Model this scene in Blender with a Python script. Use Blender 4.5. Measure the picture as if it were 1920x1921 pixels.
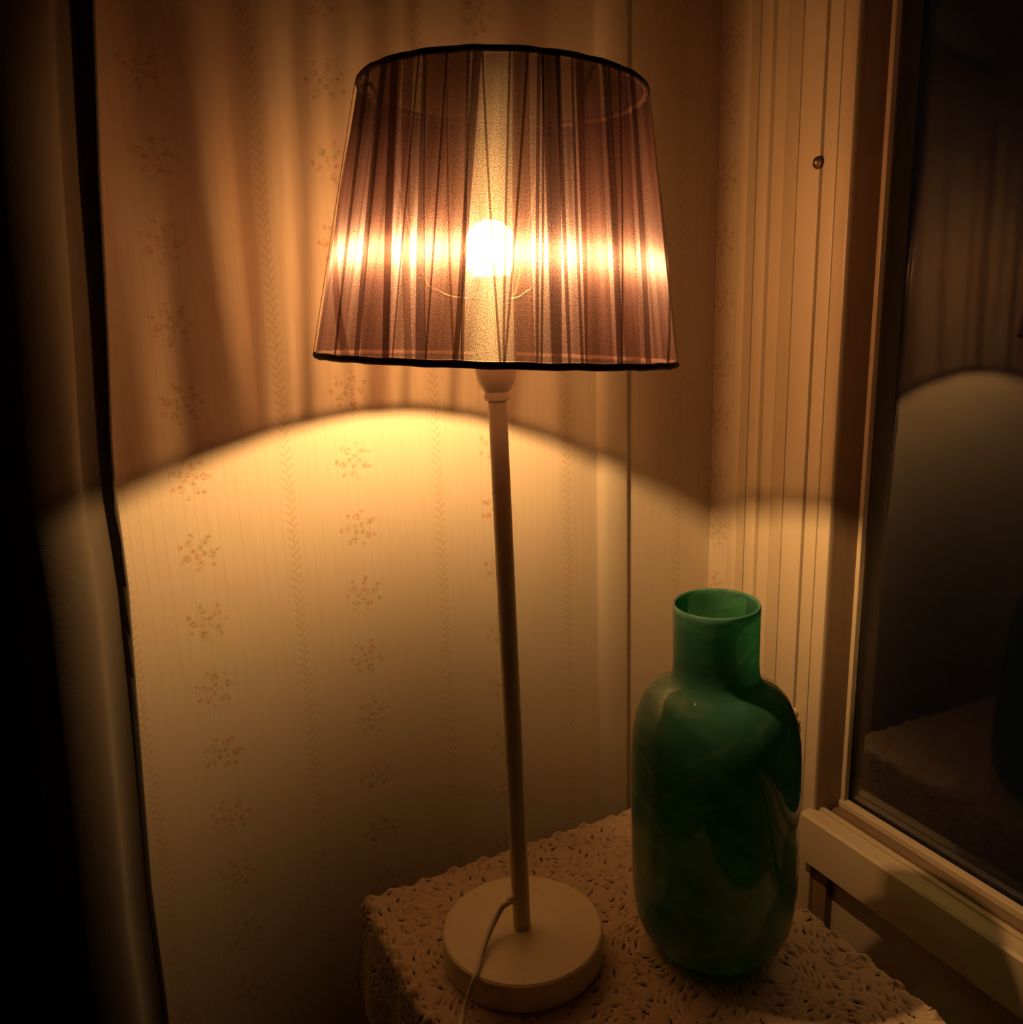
import bpy, math, random
import numpy as np
from mathutils import Vector, Matrix

for o in list(bpy.data.objects): bpy.data.objects.remove(o, do_unlink=True)
scn = bpy.context.scene
COL = scn.collection
PI = math.pi

# ------------------------------------------------------------------ camera
F_PX = 1655.0
CAM = np.array([-0.6401, -0.7884, 1.2646])
RW = np.array([0.8902, -0.4545, -0.0304])       # image right
DW = np.array([-0.1350, -0.1995, -0.9706])      # image down
FW = np.array([0.4351, 0.8681, -0.2390])        # view direction
cd = bpy.data.cameras.new('camera'); cam = bpy.data.objects.new('camera', cd); COL.objects.link(cam)
cd.sensor_fit = 'HORIZONTAL'; cd.sensor_width = 36.0; cd.lens = F_PX / 1920 * 36.0
cd.clip_start = 0.02; cd.clip_end = 50
def _n(v): return v / np.linalg.norm(v)
FW = _n(FW); RW = _n(RW - FW * (RW @ FW)); DW = np.cross(FW, RW)
m = Matrix(((RW[0], -DW[0], -FW[0], CAM[0]), (RW[1], -DW[1], -FW[1], CAM[1]), (RW[2], -DW[2], -FW[2], CAM[2]), (0, 0, 0, 1)))
cam.matrix_world = m
scn.camera = cam

# ------------------------------------------------------------------ world: night outside
w = bpy.data.worlds.new('night'); scn.world = w; w.use_nodes = True
w.node_tree.nodes['Background'].inputs[0].default_value = (0.0009, 0.0010, 0.0013, 1)
w.node_tree.nodes['Background'].inputs[1].default_value = 1.0

# ------------------------------------------------------------------ exposure
vs = scn.view_settings
vs.view_transform = 'Standard'; vs.look = 'None'; vs.gamma = 1.0; vs.exposure = 0.0; vs.use_curve_mapping = False
LAMP_COL = (1.0, 0.51, 0.180)
LAMP_L = 5600.0                                    # radiance of the glowing core of the bulb

# ------------------------------------------------------------------ pixel helpers (photo frame 1920 x 1921)
def ray(u, v): return (u - 960) / F_PX * RW + (v - 960.5) / F_PX * DW + FW
def onX(u, v, x=0.0): d = ray(u, v); return CAM + d * (x - CAM[0]) / d[0]
def onY(u, v, y=0.0): d = ray(u, v); return CAM + d * (y - CAM[1]) / d[1]
def onZ(u, v, z): d = ray(u, v); return CAM + d * (z - CAM[2]) / d[2]
def pj(P):
    q = np.asarray(P) - CAM
    return np.array([960 + F_PX * (q @ RW) / (q @ FW), 960.5 + F_PX * (q @ DW) / (q @ FW)])

# ------------------------------------------------------------------ node helper: arithmetic on sockets
class G:
    def __init__(s, name):
        s.mat = bpy.data.materials.new(name); s.mat.use_nodes = True
        s.t = s.mat.node_tree; s.t.nodes.clear()
        s.out = s.t.nodes.new('ShaderNodeOutputMaterial')
    def node(s, typ, ins=None, **props):
        n = s.t.nodes.new(typ)
        for k, v in props.items(): setattr(n, k, v)
        for k, v in (ins or {}).items():
            if isinstance(v, S): v = v.s
            if isinstance(v, bpy.types.NodeSocket): s.t.links.new(v, n.inputs[k])
            else: n.inputs[k].default_value = v
        return n
    def math(s, op, a, b=None, c=None):
        ins = {0: a}
        if b is not None: ins[1] = b
        if c is not None: ins[2] = c
        return S(s, s.node('ShaderNodeMath', ins, operation=op).outputs[0])
    def mix(s, f, a, b):
        n = s.node('ShaderNodeMix', data_type='RGBA')
        for k, v in ((0, f), (6, a), (7, b)):
            if isinstance(v, S): v = v.s
            if isinstance(v, bpy.types.NodeSocket): s.t.links.new(v, n.inputs[k])
            else: n.inputs[k].default_value = v if k == 0 else (*v, 1) if len(v) == 3 else v
        return n.outputs[2]
    def pos(s):
        n = s.node('ShaderNodeNewGeometry'); p = n.outputs['Position']
        x = s.node('ShaderNodeSeparateXYZ', {0: p})
        return p, S(s, x.outputs[0]), S(s, x.outputs[1]), S(s, x.outputs[2])
    def obj(s):
        n = s.node('ShaderNodeTexCoord'); p = n.outputs['Object']
        x = s.node('ShaderNodeSeparateXYZ', {0: p})
        return p, S(s, x.outputs[0]), S(s, x.outputs[1]), S(s, x.outputs[2])
    def vec(s, x, y, z): return s.node('ShaderNodeCombineXYZ', {0: x, 1: y, 2: z}).outputs[0]
    def noise(s, v, scale, detail=2.0, dist=0.0, rough=0.5):
        return S(s, s.node('ShaderNodeTexNoise', {'Vector': v, 'Scale': scale, 'Detail': detail, 'Distortion': dist, 'Roughness': rough}).outputs[0])
    def voro(s, v, scale, rnd=1.0):
        return S(s, s.node('ShaderNodeTexVoronoi', {'Vector': v, 'Scale': scale, 'Randomness': rnd}).outputs['Distance'])
    def ramp(s, f, a, b):          # smooth 0..1 between a and b
        n = s.node('ShaderNodeMapRange', {0: f, 1: a, 2: b, 3: 0.0, 4: 1.0}, interpolation_type='SMOOTHSTEP'); return S(s, n.outputs[0])
    def bump(s, h, strength, dist): return s.node('ShaderNodeBump', {'Height': h, 'Strength': strength, 'Distance': dist}).outputs[0]
    def prin(s, **ins):
        n = s.node('ShaderNodeBsdfPrincipled', {k.replace('_', ' '): v for k, v in ins.items()}); return n.outputs[0]
    def done(s, sh): s.t.links.new(sh, s.out.inputs[0]); return s.mat
class S:
    def __init__(s, g, so): s.g = g; s.s = so
    def __add__(s, o): return s.g.math('ADD', s, o)
    __radd__ = __add__
    def __sub__(s, o): return s.g.math('SUBTRACT', s, o)
    def __rsub__(s, o): return s.g.math('SUBTRACT', o, s)
    def __mul__(s, o): return s.g.math('MULTIPLY', s, o)
    __rmul__ = __mul__
    def __truediv__(s, o): return s.g.math('DIVIDE', s, o)
    def abs(s): return s.g.math('ABSOLUTE', s)

# ------------------------------------------------------------------ materials
def m_paint(name, col, rough=0.35, grain=0.25, grime=0.25):
    g = G(name); p, x, y, z = g.pos()
    v = g.vec(x * 1.0, y * 1.0, z * 0.06)
    a = g.noise(v, 160, 3); b = g.noise(p, 9, 4)
    c = g.mix(g.ramp(b, 0.35, 0.75) * grime, col, tuple(k * 0.72 for k in col))
    return g.done(g.prin(Base_Color=c, Roughness=rough, Normal=g.bump(a, grain, 0.0006)))

def m_wallpaper():
    g = G('wallpaper_print'); p, x, y, z = g.pos()
    s = x - y
    PX, PZ = 0.1455, 0.0650
    fr = lambda v: g.math('FLOORED_MODULO', v, 1.0)
    u = (fr((s + 0.5525) / PX + 0.5) - 0.5) * PX
    wv = (fr((z - 1.4440) / PZ + 0.5) - 0.5) * PZ
    row = g.math('FLOOR', (z - 1.4440) / PZ + 0.5)
    colm = g.math('FLOOR', (s + 0.5525) / PX + 0.5)
    r = g.math('SQRT', u * u + wv * wv)
    ph = g.math('ARCTAN2', wv, u) + row * 0.9 + colm * 0.5
    def fold(n, off, rc, rad):
        a = 2 * PI / n
        q = g.math('FLOORED_MODULO', ph + off, a) - a / 2
        dx = r * g.math('COSINE', q) - rc; dy = r * g.math('SINE', q)
        d = g.math('SQRT', dx * dx + dy * dy)
        return 1.0 - g.ramp(d, rad * 0.55, rad)
    fl = g.math('MAXIMUM', fold(5, 0.0, 0.0115, 0.0046), fold(7, 0.4, 0.0165, 0.0030))
    fl = g.math('MAXIMUM', fl, fold(4, 0.2, 0.0045, 0.0034))
    pv = g.vec(u, wv, row * 0.03)
    cells = 1.0 - g.ramp(g.voro(pv, 330), 0.25, 0.62)
    fl = fl * (cells * 0.75 + 0.25)
    # leafy vine between the flower columns
    uv = (fr((s + 0.4695) / PX + 0.5) - 0.5) * PX
    ua = uv.abs()
    ch = g.math('FLOORED_MODULO', z / 0.0078 - ua * 120.0 + g.math('SIGN', uv) * 0.25, 1.0)
    vine = (1.0 - g.ramp(ua, 0.0042, 0.0060)) * (1.0 - g.ramp((ch - 0.5).abs(), 0.12, 0.26))
    vine = vine * (g.ramp(g.noise(p, 300, 2), 0.3, 0.5) * 0.6 + 0.4)
    # fine stripes
    st = (fr(s / 0.0091) - 0.5).abs()
    stripe = 1.0 - g.ramp(st, 0.05, 0.16)
    fib = g.noise(g.vec(s * 1.0, 0.0, z * 0.05), 420, 2)
    base = g.mix(stripe * 0.18, (0.53, 0.465, 0.36), (0.42, 0.34, 0.235))
    base = g.mix(g.ramp(fib, 0.35, 0.75) * 0.18, base, (0.40, 0.33, 0.225))
    pc = g.mix(g.ramp(g.noise(p, 60, 1), 0.4, 0.6), (0.42, 0.20, 0.10), (0.30, 0.26, 0.10))
    c = g.mix(fl * 0.78, base, pc)
    c = g.mix(vine * 0.42, c, (0.36, 0.25, 0.12))
    # slight unevenness of old paper
    b = g.noise(g.vec(x * 1.0, y * 1.0, z * 0.25), 14, 3)
    return g.done(g.prin(Base_Color=c, Roughness=0.62, Normal=g.bump(b * 0.6 + stripe * 0.015, 0.5, 0.004)))

def m_organza(name, t, tint, wv, wr, wh, wd, seed=0.0):
    """sheer ribbon: clear gaps between the threads, glinting fibres running up and round, a little diffuse cloth"""
    g = G(name); p, x, y, z = g.obj()
    an = g.math('ARCTAN2', y, x)
    weave = g.noise(g.vec(an * 0.115, seed, z * 0.6), 1900, 1, 0.0)
    band = g.noise(g.vec(an * 0.115, seed + 3.0, z * 0.03), 150, 3)
    gl = g.ramp(weave, 0.32, 0.70) * 1.2 + 0.4                     # glitter of single threads
    sl = g.ramp(band, 0.28, 0.72) * 0.9 + 0.45                      # fine upright pleating
    geo = g.node('ShaderNodeNewGeometry')
    up = g.node('ShaderNodeCombineXYZ', {0: 0.069, 1: 0.009, 2: 0.9976}).outputs[0]
    hz = g.node('ShaderNodeVectorMath', {0: geo.outputs['Normal'], 1: up}, operation='CROSS_PRODUCT').outputs[0]
    fib = lambda comp, tan, ru, rv, col: g.node('ShaderNodeBsdfHair', {'Color': (*col, 1), 'RoughnessU': ru, 'RoughnessV': rv, 'Tangent': tan}, component=comp).outputs[0]
    c1 = (0.95, 0.76, 0.86)
    lobes = [(gl * sl * wv, fib('Transmission', up, 0.024, 1.0, c1)),
             (gl * sl * wr, fib('Reflection', up, 0.030, 1.0, c1)),
             (gl * wh, fib('Transmission', hz, 0.04, 1.0, (0.95, 0.92, 0.70))),
             (sl * wd, g.node('ShaderNodeBsdfTranslucent', {'Color': (0.60, 0.30, 0.33, 1)}).outputs[0])]
    sh = g.node('ShaderNodeBsdfDiffuse', {'Color': (0.026, 0.012, 0.010, 1)}).outputs[0]
    for wt, lob in lobes: sh = g.node('ShaderNodeMixShader', {0: wt, 1: sh, 2: lob}).outputs[0]
    trn = g.node('ShaderNodeBsdfTransparent', {'Color': (*tint, 1)}).outputs[0]
    return g.done(g.node('ShaderNodeMixShader', {0: (1.22 - sl * 0.24) * t, 1: sh, 2: trn}).outputs[0])

def m_cloth(name, col, rough=0.9, fine=900, sheen=0.0):
    g = G(name); p, x, y, z = g.pos()
    a = g.noise(p, fine, 2); b = g.noise(p, 12, 3)
    c = g.mix(g.ramp(b, 0.3, 0.8) * 0.35, col, tuple(k * 0.6 for k in col))
    return g.done(g.prin(Base_Color=c, Roughness=rough, Sheen_Weight=sheen, Normal=g.bump(a, 0.4, 0.0006)))

def m_wood(name, col, rough=0.5):
    g = G(name); p, x, y, z = g.pos()
    a = g.noise(g.vec(x * 1.0, y * 14.0, z * 3.0), 6, 5, 0.6)
    c = g.mix(g.ramp(a, 0.3, 0.7), col, tuple(k * 0.5 for k in col))
    return g.done(g.prin(Base_Color=c, Roughness=rough, Normal=g.bump(a, 0.2, 0.001)))

def m_vase(name, inside=False):
    g = G(name); p, x, y, z = g.obj()
    v = g.vec(x * 1.0, y * 1.0, z * 2.2 + x * 1.1)
    a = g.noise(v, 7, 4, 2.2, 0.6); b = g.noise(g.vec(x * 1.0, y * 1.0, z * 3.5 - x * 2.4), 16, 3, 1.4)
    wisp = g.ramp(b, 0.54, 0.72)
    c = g.mix(g.ramp(a, 0.35, 0.75), (0.080, 0.330, 0.215), (0.170, 0.520, 0.380))
    c = g.mix(wisp * 0.42, c, (0.34, 0.58, 0.50))
    pr = g.prin(Base_Color=c, Roughness=0.5, Specular_IOR_Level=0.1)
    tl = g.node('ShaderNodeBsdfTranslucent', {'Color': c}).outputs[0]
    tp = g.node('ShaderNodeBsdfTransparent', {'Color': (0.36, 0.74, 0.52, 1)}).outputs[0]
    if inside:
        return g.done(g.node('ShaderNodeMixShader', {0: 0.80, 1: pr, 2: tp}).outputs[0])
    a1 = g.node('ShaderNodeMixShader', {0: 0.5, 1: pr, 2: tl}).outputs[0]
    body = g.node('ShaderNodeMixShader', {0: 0.24, 1: a1, 2: tp}).outputs[0]
    fr = g.node('ShaderNodeFresnel', {'IOR': 1.4}).outputs[0]
    gl = g.node('ShaderNodeBsdfGlossy', {'Color': (1, 1, 1, 1), 'Roughness': 0.04}).outputs[0]
    return g.done(g.node('ShaderNodeMixShader', {0: fr, 1: body, 2: gl}).outputs[0])

def m_pane():
    g = G('window_glass')
    fr = g.node('ShaderNodeFresnel', {'IOR': 1.34}).outputs[0]
    a = g.node('ShaderNodeBsdfTransparent', {'Color': (0.97, 0.98, 0.97, 1)}).outputs[0]
    b = g.node('ShaderNodeBsdfGlossy', {'Color': (1, 1, 1, 1), 'Roughness': 0.02}).outputs[0]
    return g.done(g.node('ShaderNodeMixShader', {0: fr, 1: a, 2: b}).outputs[0])

def m_bulb_glass():
    g = G('frosted_bulb_glass')
    a = g.node('ShaderNodeBsdfTransparent', {'Color': (1, 1, 1, 1)}).outputs[0]
    b = g.node('ShaderNodeBsdfTranslucent', {'Color': (0.95, 0.95, 0.95, 1)}).outputs[0]
    return g.done(g.node('ShaderNodeMixShader', {0: 0.045, 1: a, 2: b}).outputs[0])

def m_light_cap():  # for the cap added over the bulb to dim its upward light
    g = G('added_light_cap')
    a = g.node('ShaderNodeBsdfTranslucent', {'Color': (0.16, 0.16, 0.16, 1)}).outputs[0]
    b = g.node('ShaderNodeBsdfDiffuse', {'Color': (0.05, 0.045, 0.04, 1)}).outputs[0]
    return g.done(g.node('ShaderNodeMixShader', {0: 0.6, 1: b, 2: a}).outputs[0])

def m_glow():
    g = G('glowing_filament')
    return g.done(g.node('ShaderNodeEmission', {'Color': (*LAMP_COL, 1), 'Strength': LAMP_L}).outputs[0])

def m_plain(name, col, rough=0.5, metal=0.0):
    g = G(name); p, x, y, z = g.pos()
    a = g.noise(p, 120, 3)
    c = g.mix(g.ramp(a, 0.3, 0.8) * 0.25, col, tuple(k * 0.75 for k in col))
    return g.done(g.prin(Base_Color=c, Roughness=rough, Metallic=metal))

M = dict(
    paper=m_wallpaper(),
    white=m_paint('painted_wood', (0.53, 0.475, 0.375), 0.30),
    frame=m_paint('window_paint', (0.52, 0.45, 0.33), 0.38, 0.35),
    sash=m_paint('shade_darkened_sash_paint', (0.20, 0.14, 0.085), 0.30, 0.5, 0.5),  # shade of the reveal put into the colour, the sloped face catches lamp light
    ceil=m_paint('ceiling_paint', (0.34, 0.30, 0.25), 0.8),
    wallp=m_paint('dim_wall_paint', (0.22, 0.19, 0.15), 0.8),
    floor=m_wood('floor_boards', (0.16, 0.09, 0.045), 0.4),
    apron=m_paint('darkened_panel_paint', (0.24, 0.16, 0.09), 0.4),  # colour darkened to suppress the lit patch below the rail
    lamp=m_plain('cream_lacquer', (0.80, 0.70, 0.50), 0.42),
    cord=m_plain('white_plastic', (0.66, 0.60, 0.50), 0.4),
    sheer=m_organza('sheer_brown_organza', 0.215, (1.0, 0.82, 0.72), 0.095, 0.036, 0.011, 0.008),
    pleat=m_organza('doubled_brown_organza', 0.45, (1.0, 0.80, 0.72), 0.066, 0.020, 0.006, 0.006, 5.0),
    fold=m_organza('folded_dark_organza', 0.26, (0.95, 0.80, 0.74), 0.02, 0.02, 0.005, 0.008, 9.0),
    trimcloth=m_cloth('brown_binding', (0.085, 0.045, 0.038), 0.7, 1600),
    wire=m_plain('dull_wire', (0.10, 0.075, 0.06), 0.35, 0.0),
    bulb=m_bulb_glass(), glow=m_glow(),
    light_cap=m_light_cap(),
    collar_metal=m_plain('added_collar_metal', (0.22, 0.19, 0.15), 0.45, 0.6),
    lace=m_cloth('cotton_crochet', (0.66, 0.52, 0.38), 0.95, 1100),
    wood=m_wood('dark_table_wood', (0.11, 0.055, 0.025), 0.45),
    vase=m_vase('swirled_green_glass'), lining=m_vase('clear_green_lining', True), pane=m_pane(),
    curtain=m_cloth('dark_drape', (0.040, 0.031, 0.019), 0.85, 1300, 0.15),
    screw=m_plain('tarnished_screw', (0.16, 0.11, 0.06), 0.35, 0.9),
)

# ------------------------------------------------------------------ mesh helpers
def link(name, verts, faces, mat, parent=None, smooth=False, angle=None):
    me = bpy.data.meshes.new(name)
    me.from_pydata([tuple(map(float, v)) for v in verts], [], faces)
    me.validate(); me.update()
    if mat: me.materials.append(mat)
    if smooth:
        me.polygons.foreach_set('use_smooth', [True] * len(me.polygons))
        if angle: me.set_sharp_from_angle(angle=math.radians(angle))
    o = bpy.data.objects.new(name, me); COL.objects.link(o)
    if parent: o.parent = parent
    return o
def tag(o, label, cat, group=None, kind=None):
    o['label'] = label; o['category'] = cat
    if group: o['group'] = group
    if kind: o['kind'] = kind
    return o
def empty(name, loc):
    o = bpy.data.objects.new(name, None); COL.objects.link(o); o.location = loc; o.empty_display_size = 0.05
    return o
def rel(verts, parent):      # world coords -> parent's local (parents here are unrotated at build time)
    l = parent.location; return [(v[0] - l[0], v[1] - l[1], v[2] - l[2]) for v in verts]
BOXF = [(0, 3, 2, 1), (4, 5, 6, 7), (0, 1, 5, 4), (1, 2, 6, 5), (2, 3, 7, 6), (3, 0, 4, 7)]
def boxv(x0, x1, y0, y1, z0, z1):
    return [(x0, y0, z0), (x1, y0, z0), (x1, y1, z0), (x0, y1, z0), (x0, y0, z1), (x1, y0, z1), (x1, y1, z1), (x0, y1, z1)]
def boxes(name, bl, mat, parent=None, bevel=0.0):
    V, Fc = [], []
    for b in bl:
        k = len(V); V += boxv(*b); Fc += [tuple(i + k for i in f) for f in BOXF]
    o = link(name, rel(V, parent) if parent else V, Fc, mat, parent)
    if bevel:
        md = o.modifiers.new('bevel', 'BEVEL'); md.width = bevel; md.segments = 2; md.limit_method = 'ANGLE'
    return o
def prism(name, prof, axis, a, b, mat, parent=None):
    """extrude a closed 2-D outline; axis 'z': outline is (x, y); axis 'y': outline is (x, z)"""
    n = len(prof)
    ar = sum(prof[i][0] * prof[(i + 1) % n][1] - prof[(i + 1) % n][0] * prof[i][1] for i in range(n))
    if ar < 0: prof = prof[::-1]
    V = []
    for t in (a, b):
        for (p, q) in prof: V.append((p, q, t) if axis == 'z' else (p, t, q))
    Fc = [tuple(range(n))[::-1], tuple(range(n, 2 * n))] + [(i, (i + 1) % n, n + (i + 1) % n, n + i) for i in range(n)]
    if axis == 'y': Fc = [f[::-1] for f in Fc]
    o = link(name, rel(V, parent) if parent else V, Fc, mat, parent, True, 40)
    return o
def lathe(name, prof, mat, parent, org, axis=(0, 0, 1), seg=64, closed=False, angle=35, caps=True):
    ax = Vector(axis).normalized(); e1 = ax.orthogonal().normalized(); e2 = ax.cross(e1)
    V, Fc = [], []
    for (r, h) in prof:
        for i in range(seg):
            t = 2 * PI * i / seg; V.append(Vector(org) + ax * h + (e1 * math.cos(t) + e2 * math.sin(t)) * r)
    n = len(prof)
    for j in range(n - 1 + (1 if closed else 0)):
        for i in range(seg):
            a = j * seg + i; b = j * seg + (i + 1) % seg; c = ((j + 1) % n) * seg + (i + 1) % seg; d = ((j + 1) % n) * seg + i
            Fc.append((a, b, c, d))
    if not closed and caps:
        if prof[0][0] > 1e-5: Fc.append(tuple(range(seg))[::-1])
        if prof[-1][0] > 1e-5: Fc.append(tuple((n - 1) * seg + i for i in range(seg)))
    return link(name, rel(V, parent) if parent else V, Fc, mat, parent, True, angle)
def catmull(P, per=10):
    P = [np.array(p, float) for p in P]; Q = [2 * P[0] - P[1]] + P + [2 * P[-1] - P[-2]]; out = []
    for i in range(1, len(Q) - 2):
        for k in range(per):
            t = k / per; a, b, c, d = Q[i - 1], Q[i], Q[i + 1], Q[i + 2]
            out.append(0.5 * (2 * b + (c - a) * t + (2 * a - 5 * b + 4 * c - d) * t * t + (3 * b - a - 3 * c + d) * t ** 3))
    out.append(P[-1]); return out
def tube(name, P, r, mat, parent=None, seg=10, closed=False, local=False):
    P = [np.array(p, float) for p in P]; n = len(P); V, Fc = [], []
    up = np.array([0.13, 0.21, 0.97])
    for i in range(n):
        a = P[(i + 1) % n] if (closed or i < n - 1) else P[i]; b = P[i - 1] if (closed or i > 0) else P[i]
        t = _n(a - b); u = np.cross(t, up)
        if np.linalg.norm(u) < 1e-3: u = np.cross(t, [1, 0, 0])
        u = _n(u); v = np.cross(t, u)
        rr = r[i] if hasattr(r, '__len__') else r
        for k in range(seg):
            q = 2 * PI * k / seg; V.append(P[i] + rr * (u * math.cos(q) + v * math.sin(q)))
    for i in range(n if closed else n - 1):
        for k in range(seg):
            j = (i + 1) % n; Fc.append((i * seg + k, i * seg + (k + 1) % seg, j * seg + (k + 1) % seg, j * seg + k))
    if not closed: Fc += [tuple(range(seg))[::-1], tuple((n - 1) * seg + k for k in range(seg))]
    return link(name, rel(V, parent) if parent and not local else V, Fc, mat, parent, True, 60)

# ================================================================== THE ROOM
XL, YF, ZC = -3.2, -3.4, 2.45
W1 = 0.014                                          # face of the window wall; casings stand proud of it
tag(boxes('floor', [(XL - .1, .13, YF - .1, .1, -.1, 0)], M['floor']), 'dark wooden floor of the room below the table', 'floor', kind='structure')
tag(boxes('ceiling', [(XL - .1, .13, YF - .1, .1, ZC, ZC + .1)], M['ceil']), 'plain painted ceiling above the lamp', 'ceiling', kind='structure')
tag(boxes('wall_back', [(XL - .1, .13, 0, .1, 0, ZC)], M['paper']), 'cream wallpaper with flower sprays and leafy stripes behind the lamp', 'wall', kind='structure')
tag(boxes('wall_left', [(XL - .1, XL, YF, 0, 0, ZC)], M['wallp']), 'plain dim wall across the room from the window', 'wall', kind='structure')
tag(boxes('wall_front', [(XL, .13, YF - .1, YF, 0, ZC)], M['wallp']), 'plain dim wall facing the wallpapered wall', 'wall', kind='structure')
WY0, WY1, WZ0, WZ1 = -0.150, -1.42, 0.66, 1.98       # hole for the window
tag(boxes('wall_right', [(W1, .13, WY0, 0, 0, ZC), (W1, .13, YF, WY1, 0, ZC), (W1, .13, WY1, WY0, 0, WZ0), (W1, .13, WY1, WY0, WZ1, ZC)], M['paper']),
    'papered wall that holds the dark window', 'wall', kind='structure')

# upright cover moulding on the papered wall, left of the corner
tr = prism('trim_1', [(-.1415, 0), (-.1415, -.002), (-.1375, -.0075), (-.1320, -.0100), (-.1100, -.0100), (-.1075, -.0085), (-.1065, 0)], 'z', 0, ZC, M['white'])
tag(tr, 'upright cream cover moulding on the wallpaper near the corner', 'moulding', kind='structure')

# ------------------------------------------------------------------ window
win = tag(empty('window_1', (0.02, -0.8, 0.66)), 'painted window with night black glass beside the vase', 'window', kind='structure')
def strip(name, y0, y1, x, mat, z0=0.0, z1=2.10, rnd=0.0022, back=W1):
    """upright strip between y0 (nearer the corner) and y1, its face at x, softly rounded edges"""
    r = rnd
    return prism(name, [(back, y0), (x + r, y0), (x + r * .3, y0 - r * .3), (x, y0 - r), (x, y1 + r), (x + r * .3, y1 + r * .3), (x + r, y1), (back, y1)], 'z', z0, z1, mat, win)
cy_ = lambda px, x: float(onX(px, 1085, x)[1])       # where a moulding edge seen in that column stands, for a face at depth x
strip('casing_strip', cy_(1362, .0100), cy_(1379, .0100), .0095, M['frame'], rnd=.003)
prism('casing_cove', [(W1, cy_(1379, .0110)), (.0110, cy_(1379, .0110)), (.0035, cy_(1393, .0035)), (W1, cy_(1393, .0035))], 'z', 0, 2.10, M['frame'], win)
strip('casing_strip', cy_(1393, .0030) - .0002, cy_(1413, .0030), .0030, M['frame'])
strip('casing_strip', cy_(1414.5, .0085), cy_(1440, .0085), .0085, M['frame'], rnd=.002)
prism('casing_cove', [(W1, cy_(1440, .0110)), (.0110, cy_(1440, .0110)), (.0060, cy_(1447, .0060)), (-.0015, cy_(1462, -.0015)), (W1, cy_(1462, -.0015))], 'z', 0, 2.10, M['frame'], win)
BX = 0.062
strip('frame_strip', -.1308, -.1578, -.0005, M['frame'], .0, 2.0, .0015, BX)
strip('frame_strip', -.1592, -.1755, .0015, M['frame'], .0, 2.0, .0015, BX)
strip('frame_strip', -.1767, -.1931, .0005, M['frame'], .0, 2.0, .0022, .0044)
# the far side of the casing (outside the frame of the photograph)
for a, b, x in ((-1.5213, -1.5078, -.0005), (-1.4965, -1.4792, -.0035), (-1.4782, -1.4580, -.0045)):
    strip('casing_strip', b, a, x, M['frame'])
strip('frame_strip', -1.377, -1.4392, -.0005, M['frame'], .0, 2.0, .0015, BX)
# sash: stiles, rails, bead
def bead(name, b, mat, bev=.0012): return boxes(name, [b], mat, win, bev)
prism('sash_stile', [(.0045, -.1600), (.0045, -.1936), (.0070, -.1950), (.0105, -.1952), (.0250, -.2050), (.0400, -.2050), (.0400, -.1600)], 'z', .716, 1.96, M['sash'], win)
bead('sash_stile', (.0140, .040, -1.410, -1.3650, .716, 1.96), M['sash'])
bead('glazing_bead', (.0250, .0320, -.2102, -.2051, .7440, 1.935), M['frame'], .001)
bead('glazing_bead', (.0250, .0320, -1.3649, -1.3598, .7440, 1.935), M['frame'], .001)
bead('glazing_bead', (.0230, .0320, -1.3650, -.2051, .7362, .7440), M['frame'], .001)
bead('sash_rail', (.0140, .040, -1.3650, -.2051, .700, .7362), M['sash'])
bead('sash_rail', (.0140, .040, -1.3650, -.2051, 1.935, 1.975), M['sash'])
bead('frame_strip', (-.0005, BX, -1.4392, -.1308, 2.0, 2.03), M['frame'])
for z, x in ((2.05, -.0035), (2.07, -.0045)): bead('casing_strip', (x, W1, -1.5213, -.0487, z, z + .018), M['frame'])
# bottom rail that stands proud, with its grooves
prism('bottom_rail', [(.0138, .676), (-.010, .676), (-.012, .678), (-.012, .7285), (-.0095, .7312), (.0035, .7318), (.0045, .7300), (.0138, .7305)], 'y', -1.400, -.1880, M['frame'], win)
bead('rail_fillet', (.0075, .0138, -1.3765, -.1940, .7290, .7330), M['frame'], .0008)
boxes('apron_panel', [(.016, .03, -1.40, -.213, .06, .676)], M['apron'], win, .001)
boxes('apron_batten', [(.004, .03, -.213, -.1935, .0, .676)], M['apron'], win, .001)
gp = boxes('glass_pane', [(.0325, .0350, -1.380, -.190, .735, 1.945)], M['pane'], win)
tilt = Matrix.Translation((.0135, 0, .08)) @ Matrix.Rotation(math.radians(1.2), 4, 'Y') @ Matrix.Translation((-.0135, 0, -.08))   # pane leaned outward so the reflected light arc sits lower
gp.matrix_local = tilt
# screw head and window hook
sp = onX(1535, 305, -.0005)
lathe('screw', [(.0, .0022), (.0028, .0020), (.0052, .0012), (.0058, 0)], M['screw'], win, sp, (-1, 0, 0), 20)
lathe('screw', [(.0, .0030), (.0013, .0029), (.0016, .0021)], M['frame'], win, sp, (-1, 0, 0), 12)
kp = onX(1492, 1335, .0010)
kb = lathe('hook_knob', [(.0045, 0), (.0035, .004), (.0042, .007), (.0068, .010), (.0072, .0135), (.0050, .0165), (0, .0175)], M['frame'], win, kp, (-1, -.15, 0), 20)
lathe('hook_knob', [(.0035, 0), (.0032, .004), (.0046, .0075), (.0040, .0105), (0, .0115)], M['frame'], win, onX(1497, 1352, .0010), (-1, -.15, 0), 16)

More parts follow.
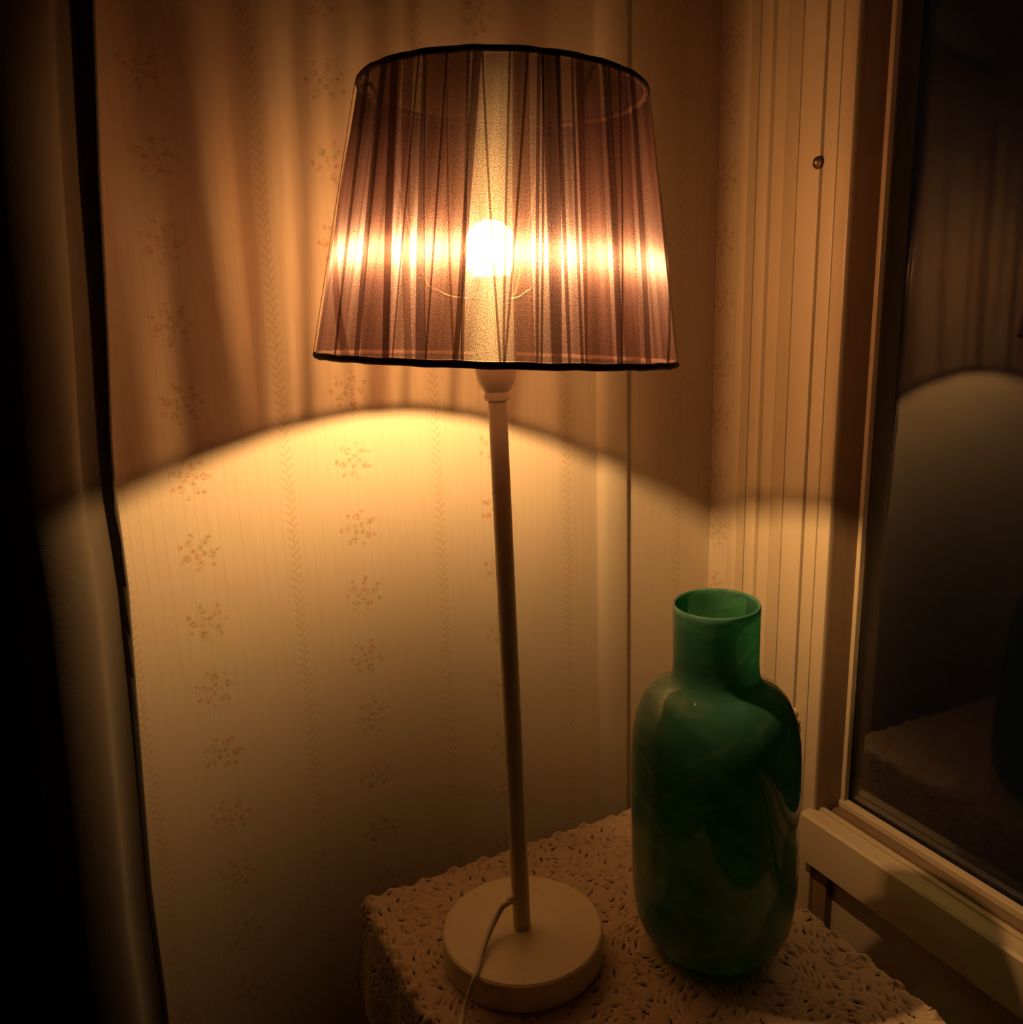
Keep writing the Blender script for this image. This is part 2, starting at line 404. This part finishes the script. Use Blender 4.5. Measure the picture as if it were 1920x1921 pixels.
# ================================================================== SIDE TABLE
TX0, TX1, TY0, TY1, TZ = -.4500, -.1100, -.4700, -.0840, .7175
tb = tag(empty('side_table', ((TX0 + TX1) / 2, (TY0 + TY1) / 2, 0)), 'small dark wooden side table under the lace cloth', 'table')
boxes('tabletop', [(TX0, TX1, TY0, TY1, TZ - .018, TZ)], M['wood'], tb, .003)
for (x, y) in ((TX0 + .02, TY0 + .02), (TX1 - .045, TY0 + .02), (TX0 + .02, TY1 - .045), (TX1 - .045, TY1 - .045)):
    V = boxv(x, x + .025, y, y + .025, .0, TZ - .018); cx, cy = x + .0125, y + .0125
    V = [((vx - cx) * .65 + cx, (vy - cy) * .65 + cy, vz) if vz < .1 else (vx, vy, vz) for vx, vy, vz in V]
    link('leg', rel(V, tb), BOXF, M['wood'], tb)
for b in ((TX0 + .045, TX1 - .045, TY0 + .024, TY0 + .040), (TX0 + .045, TX1 - .045, TY1 - .040, TY1 - .024), (TX0 + .024, TX0 + .040, TY0 + .045, TY1 - .045), (TX1 - .040, TX1 - .024, TY0 + .045, TY1 - .045)):
    boxes('apron', [(*b, TZ - .078, TZ - .018)], M['wood'], tb, .001)

# ================================================================== CROCHET CLOTH
def lace_holes(x, y):
    """0 = thread, 1 = middle of a hole, for cloth coordinates in metres"""
    P = .074
    i = np.floor(x / P); j = np.floor(y / P)
    u = (x / P - i - .5) * P; v = (y / P - j - .5) * P
    h = np.zeros_like(x)
    def ring(u, v, r0, n, wr, wa, off):
        r = np.hypot(u, v); a = np.arctan2(v, u) + off
        q = (a / (2 * PI) * n) % 1 - .5
        da = q * 2 * PI * r0 / n
        return np.clip(1.3 - np.sqrt(((r - r0) / wr) ** 2 + (da / wa) ** 2), 0, 1)
    ph = ((i * 1.7 + j * 2.3) % 1.0)
    for r0, n, wr, wa, off in ((.0125, 4, .0014, .0078, 0), (.0180, 9, .0013, .0030, .2), (.0232, 7, .0014, .0075, .5), (.0285, 16, .0012, .0022, 0), (.0335, 10, .0014, .0068, .3)):
        h = np.maximum(h, ring(u, v, r0, n, wr, wa, off + ph))
    # small motif where four large ones meet
    u2 = (x / P - np.round(x / P)) * P; v2 = (y / P - np.round(y / P)) * P
    far = np.hypot(u, v) > .0355
    for r0, n, wr, wa, off in ((.0088, 3, .0014, .0064, .3), (.0142, 8, .0012, .0026, 0)):
        h = np.maximum(h, ring(u2, v2, r0, n, wr, wa, off) * far)
    return h
def make_cloth():
    rng = np.random.default_rng(4)
    cx, cy = (TX0 + TX1) / 2, (TY0 + TY1) / 2
    hx, hy = (TX1 - TX0) / 2 - .001, (TY1 - TY0) / 2 - .001
    hang = .105; st = .00115
    nx = int(2 * (hx + hang) / st); ny = int(2 * (hy + hang) / st)
    gx = np.linspace(-hx - hang, hx + hang, nx); gy = np.linspace(-hy - hang, hy + hang, ny)
    A, B = np.meshgrid(gx, gy, indexing='ij')
    # hand-made unevenness of the pattern
    wx = A + .0022 * np.sin(B * 71 + 1) + .0012 * np.sin(A * 190 + B * 130); wy = B + .0022 * np.sin(A * 63 + 2) + .0012 * np.sin(B * 170 - A * 110)
    H = lace_holes(wx + .013, wy + .021)
    dx = np.maximum(np.abs(A) - hx, 0); dy = np.maximum(np.abs(B) - hy, 0)
    s = np.hypot(dx, dy)
    sx = np.where(s > 0, np.sign(A) * dx / np.maximum(s, 1e-9), 0); sy = np.where(s > 0, np.sign(B) * dy / np.maximum(s, 1e-9), 0)
    R = .0065; arc = R * PI / 2
    along = np.where(dx > dy, B, A)
    fl = .10 + .05 * np.sin(along * 46 + .5) + .03 * np.sin(along * 97)
    t = np.clip(s / arc, 0, 1) * PI / 2
    out = np.where(s < arc, R * np.sin(t), R + (s - arc) * fl)
    dn = np.where(s < arc, R * (1 - np.cos(t)), R + (s - arc) * np.sqrt(1 - np.clip(fl, 0, .5) ** 2))
    X = cx + np.clip(A, -hx, hx) + sx * out; Y = cy + np.clip(B, -hy, hy) + sy * out
    # relief: threads swell, holes sink
    bumpy = .00045 * np.sin(wx * 2 * PI / .0042) * np.sin(wy * 2 * PI / .0042) + .0008 * np.sin(wx * 60 + 2) * np.sin(wy * 52)
    edge = np.exp(-((s - .002) / .006) ** 2) * (np.maximum(dx, dy) > 0)
    ruck = edge * (.0016 * np.sin(along * 210) + .0012 * np.sin(along * 377 + 1))
    off = .0012 + bumpy - .0019 * H + ruck
    nrm_o = np.sin(t); nrm_z = np.cos(t)
    X = X + sx * nrm_o * off; Y = Y + sy * nrm_o * off
    Z = TZ + .0017 - dn + nrm_z * off
    idx = np.arange(nx * ny).reshape(nx, ny)
    f = np.stack([idx[:-1, :-1], idx[1:, :-1], idx[1:, 1:], idx[:-1, 1:]], -1)
    hm = (H[:-1, :-1] + H[1:, :-1] + H[1:, 1:] + H[:-1, 1:]) / 4
    hem = hang - .006 - .006 * np.abs(np.sin(along * 95))
    keep = (hm < .74) & (s[:-1, :-1] < hem[:-1, :-1])
    f = f[keep]
    used = np.zeros(nx * ny, bool); used[f.ravel()] = True
    remap = np.cumsum(used) - 1
    V = np.stack([X, Y, Z], -1).reshape(-1, 3)[used]; f = remap[f]
    me = bpy.data.meshes.new('lace_tablecloth')
    me.vertices.add(len(V)); me.vertices.foreach_set('co', V.astype(np.float32).ravel())
    me.loops.add(f.size); me.loops.foreach_set('vertex_index', f.astype(np.int32).ravel())
    me.polygons.add(len(f)); me.polygons.foreach_set('loop_start', np.arange(0, f.size, 4, dtype=np.int32))
    me.update(calc_edges=True); me.validate()
    me.polygons.foreach_set('use_smooth', [True] * len(me.polygons))
    me.materials.append(M['lace'])
    o = bpy.data.objects.new('lace_tablecloth', me); COL.objects.link(o); return o
tag(make_cloth(), 'off white crocheted lace cloth draped over the small table', 'tablecloth')
CZ = TZ + .0031                                        # top of the cloth

# ================================================================== TABLE LAMP
B0 = np.array([-.3548, -.2155, CZ]); B1 = np.array([-.3627, -.2115, 1.396])
AX = _n(B1 - B0)
def axz(z): return B0 + (B1 - B0) * (z - B0[2]) / (B1[2] - B0[2])
lamp = tag(empty('table_lamp', tuple(B0)), 'lit table lamp with brown pleated organza shade on cream pole and round base', 'lamp')
lathe('base', [(.0640, 0), (.0668, .0012), (.0676, .004), (.0680, .0225), (.0674, .0250), (.0655, .0264), (.0300, .0268), (0, .0268)], M['lamp'], lamp, B0, (0, 0, 1), 96)
pole = lathe('pole', [(.0074, .0262), (.0074, .02625), (.0072, .20), (.0070, .40), (.0068, 1.1915 - CZ)], M['lamp'], lamp, B0, AX, 32)
sk = lathe('socket', [(.0070, 0), (.0090, .0005), (.0096, .003), (.0088, .0055), (.0088, .0065), (.0112, .0095), (.0138, .0150), (.0147, .0215), (.0149, .0260), (.0149, .0720), (.0142, .0760), (.0125, .0765), (.0, .0765)],
           M['lamp'], lamp, axz(1.1905), AX, 40)
BZ = 1.2950
bc = axz(BZ)
lathe('added_collar', [(.0110, 0), (.0132, .001), (.0132, .0082), (.0122, .0100), (0, .0100)], M['collar_metal'], lamp, axz(1.2682), AX, 32)  # added, sized to cut off the bulb's steep downward light
bulb = lathe('bulb', [(.0112, -.0205), (.0135, -.0160), (.0168, -.0085), (.0182, 0), (.0178, .0050), (.0166, .0090)], M['bulb'], lamp, bc, AX, 40, angle=180, caps=False)
lathe('added_bulb_cap', [(.0166, .0090), (.0145, .0135), (.0085, .0185), (.003, .0203), (0, .0205)], M['light_cap'], bulb, bc - B0, AX, 40, angle=180, caps=False)  # added cap that holds back the light going up
fv = [(.008 * math.sin(PI * k / 12) * 1.0, -.0085 * math.cos(PI * k / 12)) for k in range(13)]
fv[0] = (0, -.0085); fv[-1] = (0, .0085)
lathe('filament', fv, M['glow'], bulb, (0, 0, 0), AX, 20, angle=180)
bpy.data.objects['filament'].location = tuple(bc - B0)
# cord: leaves the pole near the base, loops over the base and off the table
g0 = axz(.7770)
side = _n(np.array([-RW[0], -RW[1], 0]) * .75 - np.array([FW[0], FW[1], 0]) * .55)
e0 = g0 + side * .0050
toP = lambda u, v, z: onZ(u, v, z)
cpts = [e0, g0 + side * .012 + np.array([0, 0, -.0015]), toP(940, 1706, .7655), toP(918, 1750, .7560), toP(901, 1800, .7500), toP(892, 1832, .7485), toP(882, 1862, .7390), toP(872, 1895, .7290), toP(864, 1925, .7262), toP(850, 1990, .7258), np.array([-.4560, -.3300, .7262]), np.array([-.4680, -.3480, .7180]), np.array([-.4760, -.3560, .6700]), np.array([-.4800, -.3600, .5000]), np.array([-.4850, -.3500, .2000]), np.array([-.5000, -.3200, .0150]), np.array([-.5600, -.2400, .0030]), np.array([-.6200, -.1600, .0030])]
crd = tube('cord', catmull(cpts, 8), .0023, M['cord'], lamp, 10)
lathe('cord_grommet', [(.0042, 0), (.0044, .003), (.0034, .006), (.0026, .0085)], M['lamp'], crd, g0 + side * .0045 - B0 + np.array([0, 0, 0]), tuple(side), 16)
crd2 = bpy.data.objects['cord_grommet']

# shade ------------------------------------------------------------
SN = _n(np.array([.0691, .0093, .9976])); SM = np.array([-.3551, -.2154, 1.3085])
SH, RB, RT = .1760, .1258, .0958
E1 = _n(np.array([1.0, 0, 0]) - SN * SN[0]); E2 = np.cross(SN, E1)
def sp_(th, t, dr=0.0):        # t 0 bottom .. 1 top; local shade coords
    r = RB + (RT - RB) * t + dr
    return np.array([r * math.cos(th), r * math.sin(th), (t - .5) * SH])
def s2w(p): return SM + E1 * p[0] + E2 * p[1] + SN * p[2]
rnd = random.Random(11)
V, Fc = [], []
NS, NT = 240, 10
for j in range(NT + 1):
    for i in range(NS):
        th = 2 * PI * i / NS
        V.append(sp_(th, j / NT, .0004 * math.sin(th * 37) + .0003 * math.sin(th * 61 + j * .2)))
for j in range(NT):
    for i in range(NS):
        a = j * NS + i; b = j * NS + (i + 1) % NS; Fc.append((a, b, b + NS, a + NS))
shade = link('shade', V, Fc, M['sheer'], lamp, True)
shade['label'] = 'tapered brown organza shade glowing from inside'
rotm = Matrix(((E1[0], E2[0], SN[0]), (E1[1], E2[1], SN[1]), (E1[2], E2[2], SN[2])))
shade.matrix_local = Matrix.Translation(Vector(SM - B0)) @ rotm.to_4x4()
for nm, t, rr in (('bottom_rim', 0, .0024), ('top_rim', 1, .0022)):
    P = []
    for i in range(144):
        th = 2 * PI * i / 144; P.append(sp_(th, t, 0) + np.array([0, 0, .0002 * math.sin(th * 22)]))
    tube(nm, P, [rr + .0001 * math.sin(i * 1.7) for i in range(144)], M['trimcloth'], shade, 8, True, True)
def pleat(tb_, tt, wb, wt, mat, layer, name='pleat'):
    """a ribbon edge from bottom angle tb_ to top angle tt, widths in metres"""
    V, Fc = [], []
    n = 8; bow = rnd.uniform(-.006, .006)
    for j in range(n + 1):
        t = j / n; c = tb_ + (tt - tb_) * t + bow * math.sin(PI * t); wd = (wb + (wt - wb) * t) / (RB + (RT - RB) * t)
        V.append(sp_(c - wd / 2, t, layer)); V.append(sp_(c, t, layer + .0005)); V.append(sp_(c + wd / 2, t, layer + .0003))
    for j in range(n):
        for k in range(2): a = j * 3 + k; Fc.append((a, a + 1, a + 4, a + 3))
    return link(name, V, Fc, mat, shade, True)
ths = np.linspace(0, 2 * PI, 2881)
def th_at(px, t):               # angle on the near side of the shade whose projection falls on image column px
    pts = np.array([s2w(sp_(a, t)) for a in ths]); u = np.array([pj(p)[0] for p in pts]); dep = (pts - CAM) @ FW
    lo, hi = u.min() + 2, u.max() - 2
    return ths[np.argmin(np.abs(u - min(max(px, lo), hi)) + 1e4 * (dep > (SM - CAM) @ FW + .004))]
zx = lambda x: 580 + x * .375
# (bottom column, top column, bottom width, top width in mm, kind) read off the near half of the shade
front = [(135, 300, 3, 9, 'f'), (245, 385, 5, 7, 'f'), (395, 445, 5, 7, 'f'), (420, 556, 1.4, 1.6, 'f'), (565, 588, 7, 2.5, 'f'), (590, 700, 1.3, 1.3, 'f'),
         (745, 745, 6, 13, 'p'), (735, 845, 3, 5, 'f'), (770, 805, 2, 2, 'f'), (958, 868, 1.3, 1.3, 'f'), (972, 1006, 1.3, 1.3, 'f'), (978, 1092, 1.4, 1.4, 'f'), (1140, 1150, 2, 2, 'f'),
         (1160, 1165, 1.3, 1.3, 'f'), (1235, 1200, 6, 11, 'f'), (1365, 1312, 2, 1.6, 'f'), (1385, 1345, 1.2, 6, 'p'), (1545, 1472, 4.5, 6, 'f'), (1560, 1545, 1.2, 1.4, 'f'), (1690, 1605, 6, 6, 'f'), (1780, 1655, 5, 4, 'f'),
         (330, 420, 24, 18, 'p'), (660, 640, 18, 14, 'p'), (1080, 1060, 12, 9, 'p'), (1455, 1390, 20, 16, 'p'), (1620, 1540, 14, 18, 'p'), (190, 280, 10, 20, 'p'), (500, 500, 5, 8, 'p'), (1300, 1240, 2, 3, 'f')]
for k, (xb, xt, wb, wt, kd) in enumerate(front):
    a, b = th_at(zx(xb), 0), th_at(zx(xt), 1)
    if abs(a - b) > PI: b += 2 * PI if b < a else -2 * PI
    pleat(a, b, wb * .001, wt * .001, M['fold'] if kd == 'f' else M['pleat'], .0007 + .0007 * (k % 3 if kd == 'f' else 0))
# the far half, seen through the near one and thrown on to the wall as streaks
vdir = math.atan2(float(FW @ E2), float(FW @ E1))
def th_wall(u, v):              # angle on the shade that throws its shadow at this point of the papered wall
    P = onY(u, v) - axz(BZ); return math.atan2(float(P @ E2), float(P @ E1))
streaks = [((436, 780), (295, 40), 8, 5, 'f'), ((562, 770), (545, 40), 6, 5, 'f'), ((470, 760), (405, 40), 5, 12, 'p'), ((350, 820), (220, 40), 6, 9, 'f'), ((640, 740), (610, 40), 2, 3, 'f'),
           ((742, 740), (750, 40), 3, 3, 'f'), ((830, 740), (850, 40), 4, 3, 'f'), ((1035, 740), (1045, 40), 4, 2, 'f'), ((1240, 800), (1250, 100), 22, 22, 'p'), ((1225, 800), (1215, 100), 10, 7, 'f'), ((1275, 800), (1290, 100), 5, 9, 'f'),
           ((690, 740), (690, 40), 12, 8, 'p'), ((930, 740), (960, 40), 10, 16, 'p'), ((520, 760), (470, 40), 3, 2, 'f'), ((1130, 740), (1140, 40), 6, 3, 'p'), ((240, 880), (120, 40), 12, 14, 'p'), ((385, 800), (260, 40), 10, 12, 'p')]
for k, (pb, pt, wb, wt, kd) in enumerate(streaks):
    pleat(th_wall(*pb), th_wall(*pt), wb * .001, wt * .001, M['fold'] if kd == 'f' else M['pleat'], .0007 + .0007 * (k % 3))
for k in range(12):             # the window side and the room side
    a = vdir + (.95 + .85 * (k // 2 + rnd.uniform(.1, .9)) / 6) * (1 if k % 2 else -1)
    wide = k % 3 == 0
    pleat(a, a + rnd.uniform(-.05, .05), rnd.uniform(.010, .018) if wide else rnd.uniform(.0015, .005), rnd.uniform(.008, .016) if wide else rnd.uniform(.0015, .006), M['pleat'] if wide else M['fold'], .0007 + .0007 * (k % 3))
# wire carrier inside: ring round the socket and three arms up to the top rim
w2s = lambda P: np.array([(P - SM) @ E1, (P - SM) @ E2, (P - SM) @ SN])
rc = w2s(axz(1.2610))
tube('carrier_ring', [rc + np.array([.0162 * math.cos(a), .0162 * math.sin(a), 0]) for a in np.linspace(0, 2 * PI, 36)[:-1]], .0013, M['wire'], shade, 8, True, True)
for k in range(3):
    a = vdir + PI / 2 + 2 * PI * k / 3 + .15
    d = np.array([math.cos(a), math.sin(a), 0])
    tube('carrier_arm', catmull([rc + d * .0160, rc + d * .036 + np.array([0, 0, .004]), rc + d * .052 + np.array([0, 0, .022]), np.array([d[0] * RT * .86, d[1] * RT * .86, SH * .44]), np.array([d[0] * RT * .995, d[1] * RT * .995, SH * .497])], 6), .0011, M['wire'], shade, 6, False, True)

# ================================================================== VASE
vz = empty('glass_vase', (-.2035, -.2790, CZ))
tag(vz, 'tall green swirled glass vase with narrow neck and rounded shoulders', 'vase')
out = [(.0, .0030), (.0300, .0022), (.0380, .0006), (.0440, .0016), (.0530, .0070), (.0610, .0180), (.0657, .0330), (.0678, .0550), (.0682, .0900), (.0680, .1350), (.0676, .1750), (.0664, .1950),
       (.0630, .2120), (.0570, .2260), (.0490, .2350), (.0410, .2400), (.0362, .2440), (.0340, .2500), (.0334, .2600), (.0335, .2850), (.0337, .3020), (.0336, .3060), (.0325, .3075)]
inn = [(.0313, .3060), (.0304, .3020), (.0302, .2600), (.0310, .2480), (.0345, .2400), (.0420, .2345), (.0520, .2240), (.0590, .2080), (.0625, .1900), (.0635, .1500), (.0637, .0600), (.0600, .0320), (.0500, .0180), (.0, .0150)]
vb = lathe('vase_body', out + inn, M['vase'], vz, tuple(vz.location), (0, 0, 1), 96, angle=180)
vb.data.materials.append(M['lining'])
for i, pl in enumerate(vb.data.polygons):
    if i // 96 >= len(out): pl.material_index = 1
vz.rotation_euler = (math.radians(.35), math.radians(-1.25), 0)

# ================================================================== CURTAIN
ed = [onY(u, v, -.085) for u, v in ((170, -200), (180, 0), (190, 300), (205, 600), (215, 900), (243, 1100), (266, 1400), (290, 1700), (320, 1921))]
ez = np.array([e[2] for e in ed])[::-1]; ex = np.array([e[0] for e in ed])[::-1]
def curtain():
    n, mz = 260, 60
    V, Fc = [], []
    L = 1.15
    for j in range(mz + 1):
        z = .03 + (2.30 - .03) * j / mz
        xe = float(np.interp(z, ez, ex)) if ez[0] < z < ez[-1] else (ex[0] - (ez[0] - z) * .03 if z <= ez[0] else ex[-1] + (z - ez[-1]) * .05)
        for i in range(n + 1):
            t = i / n
            ph = -2.25 + t * 2 * PI * 9 + .5 * math.sin(z * 2.1 + t * 9) + .35 * math.sin(t * 31)
            amp = .030 * (1 + .25 * math.sin(t * 17 + z)) * min(1, .8 + t * 14)
            V.append((xe - L * t * (.62 + .10 * (2.3 - z) / 2.3) + .010 * math.sin(2 * ph) * min(1, t * 20), -.085 - amp * math.sin(ph) - .05 * t + .006 * math.sin(z * 5 + t * 13), z))
    for j in range(mz):
        for i in range(n):
            a = j * (n + 1) + i; Fc.append((a, a + 1, a + n + 2, a + n + 1))
    o = link('curtain', V, Fc, M['curtain'], None, True)
    md = o.modifiers.new('thick', 'SOLIDIFY'); md.thickness = .0022; md.offset = 0
    return o
tag(curtain(), 'dark heavy curtain hanging in folds beside the wallpapered wall', 'curtain')
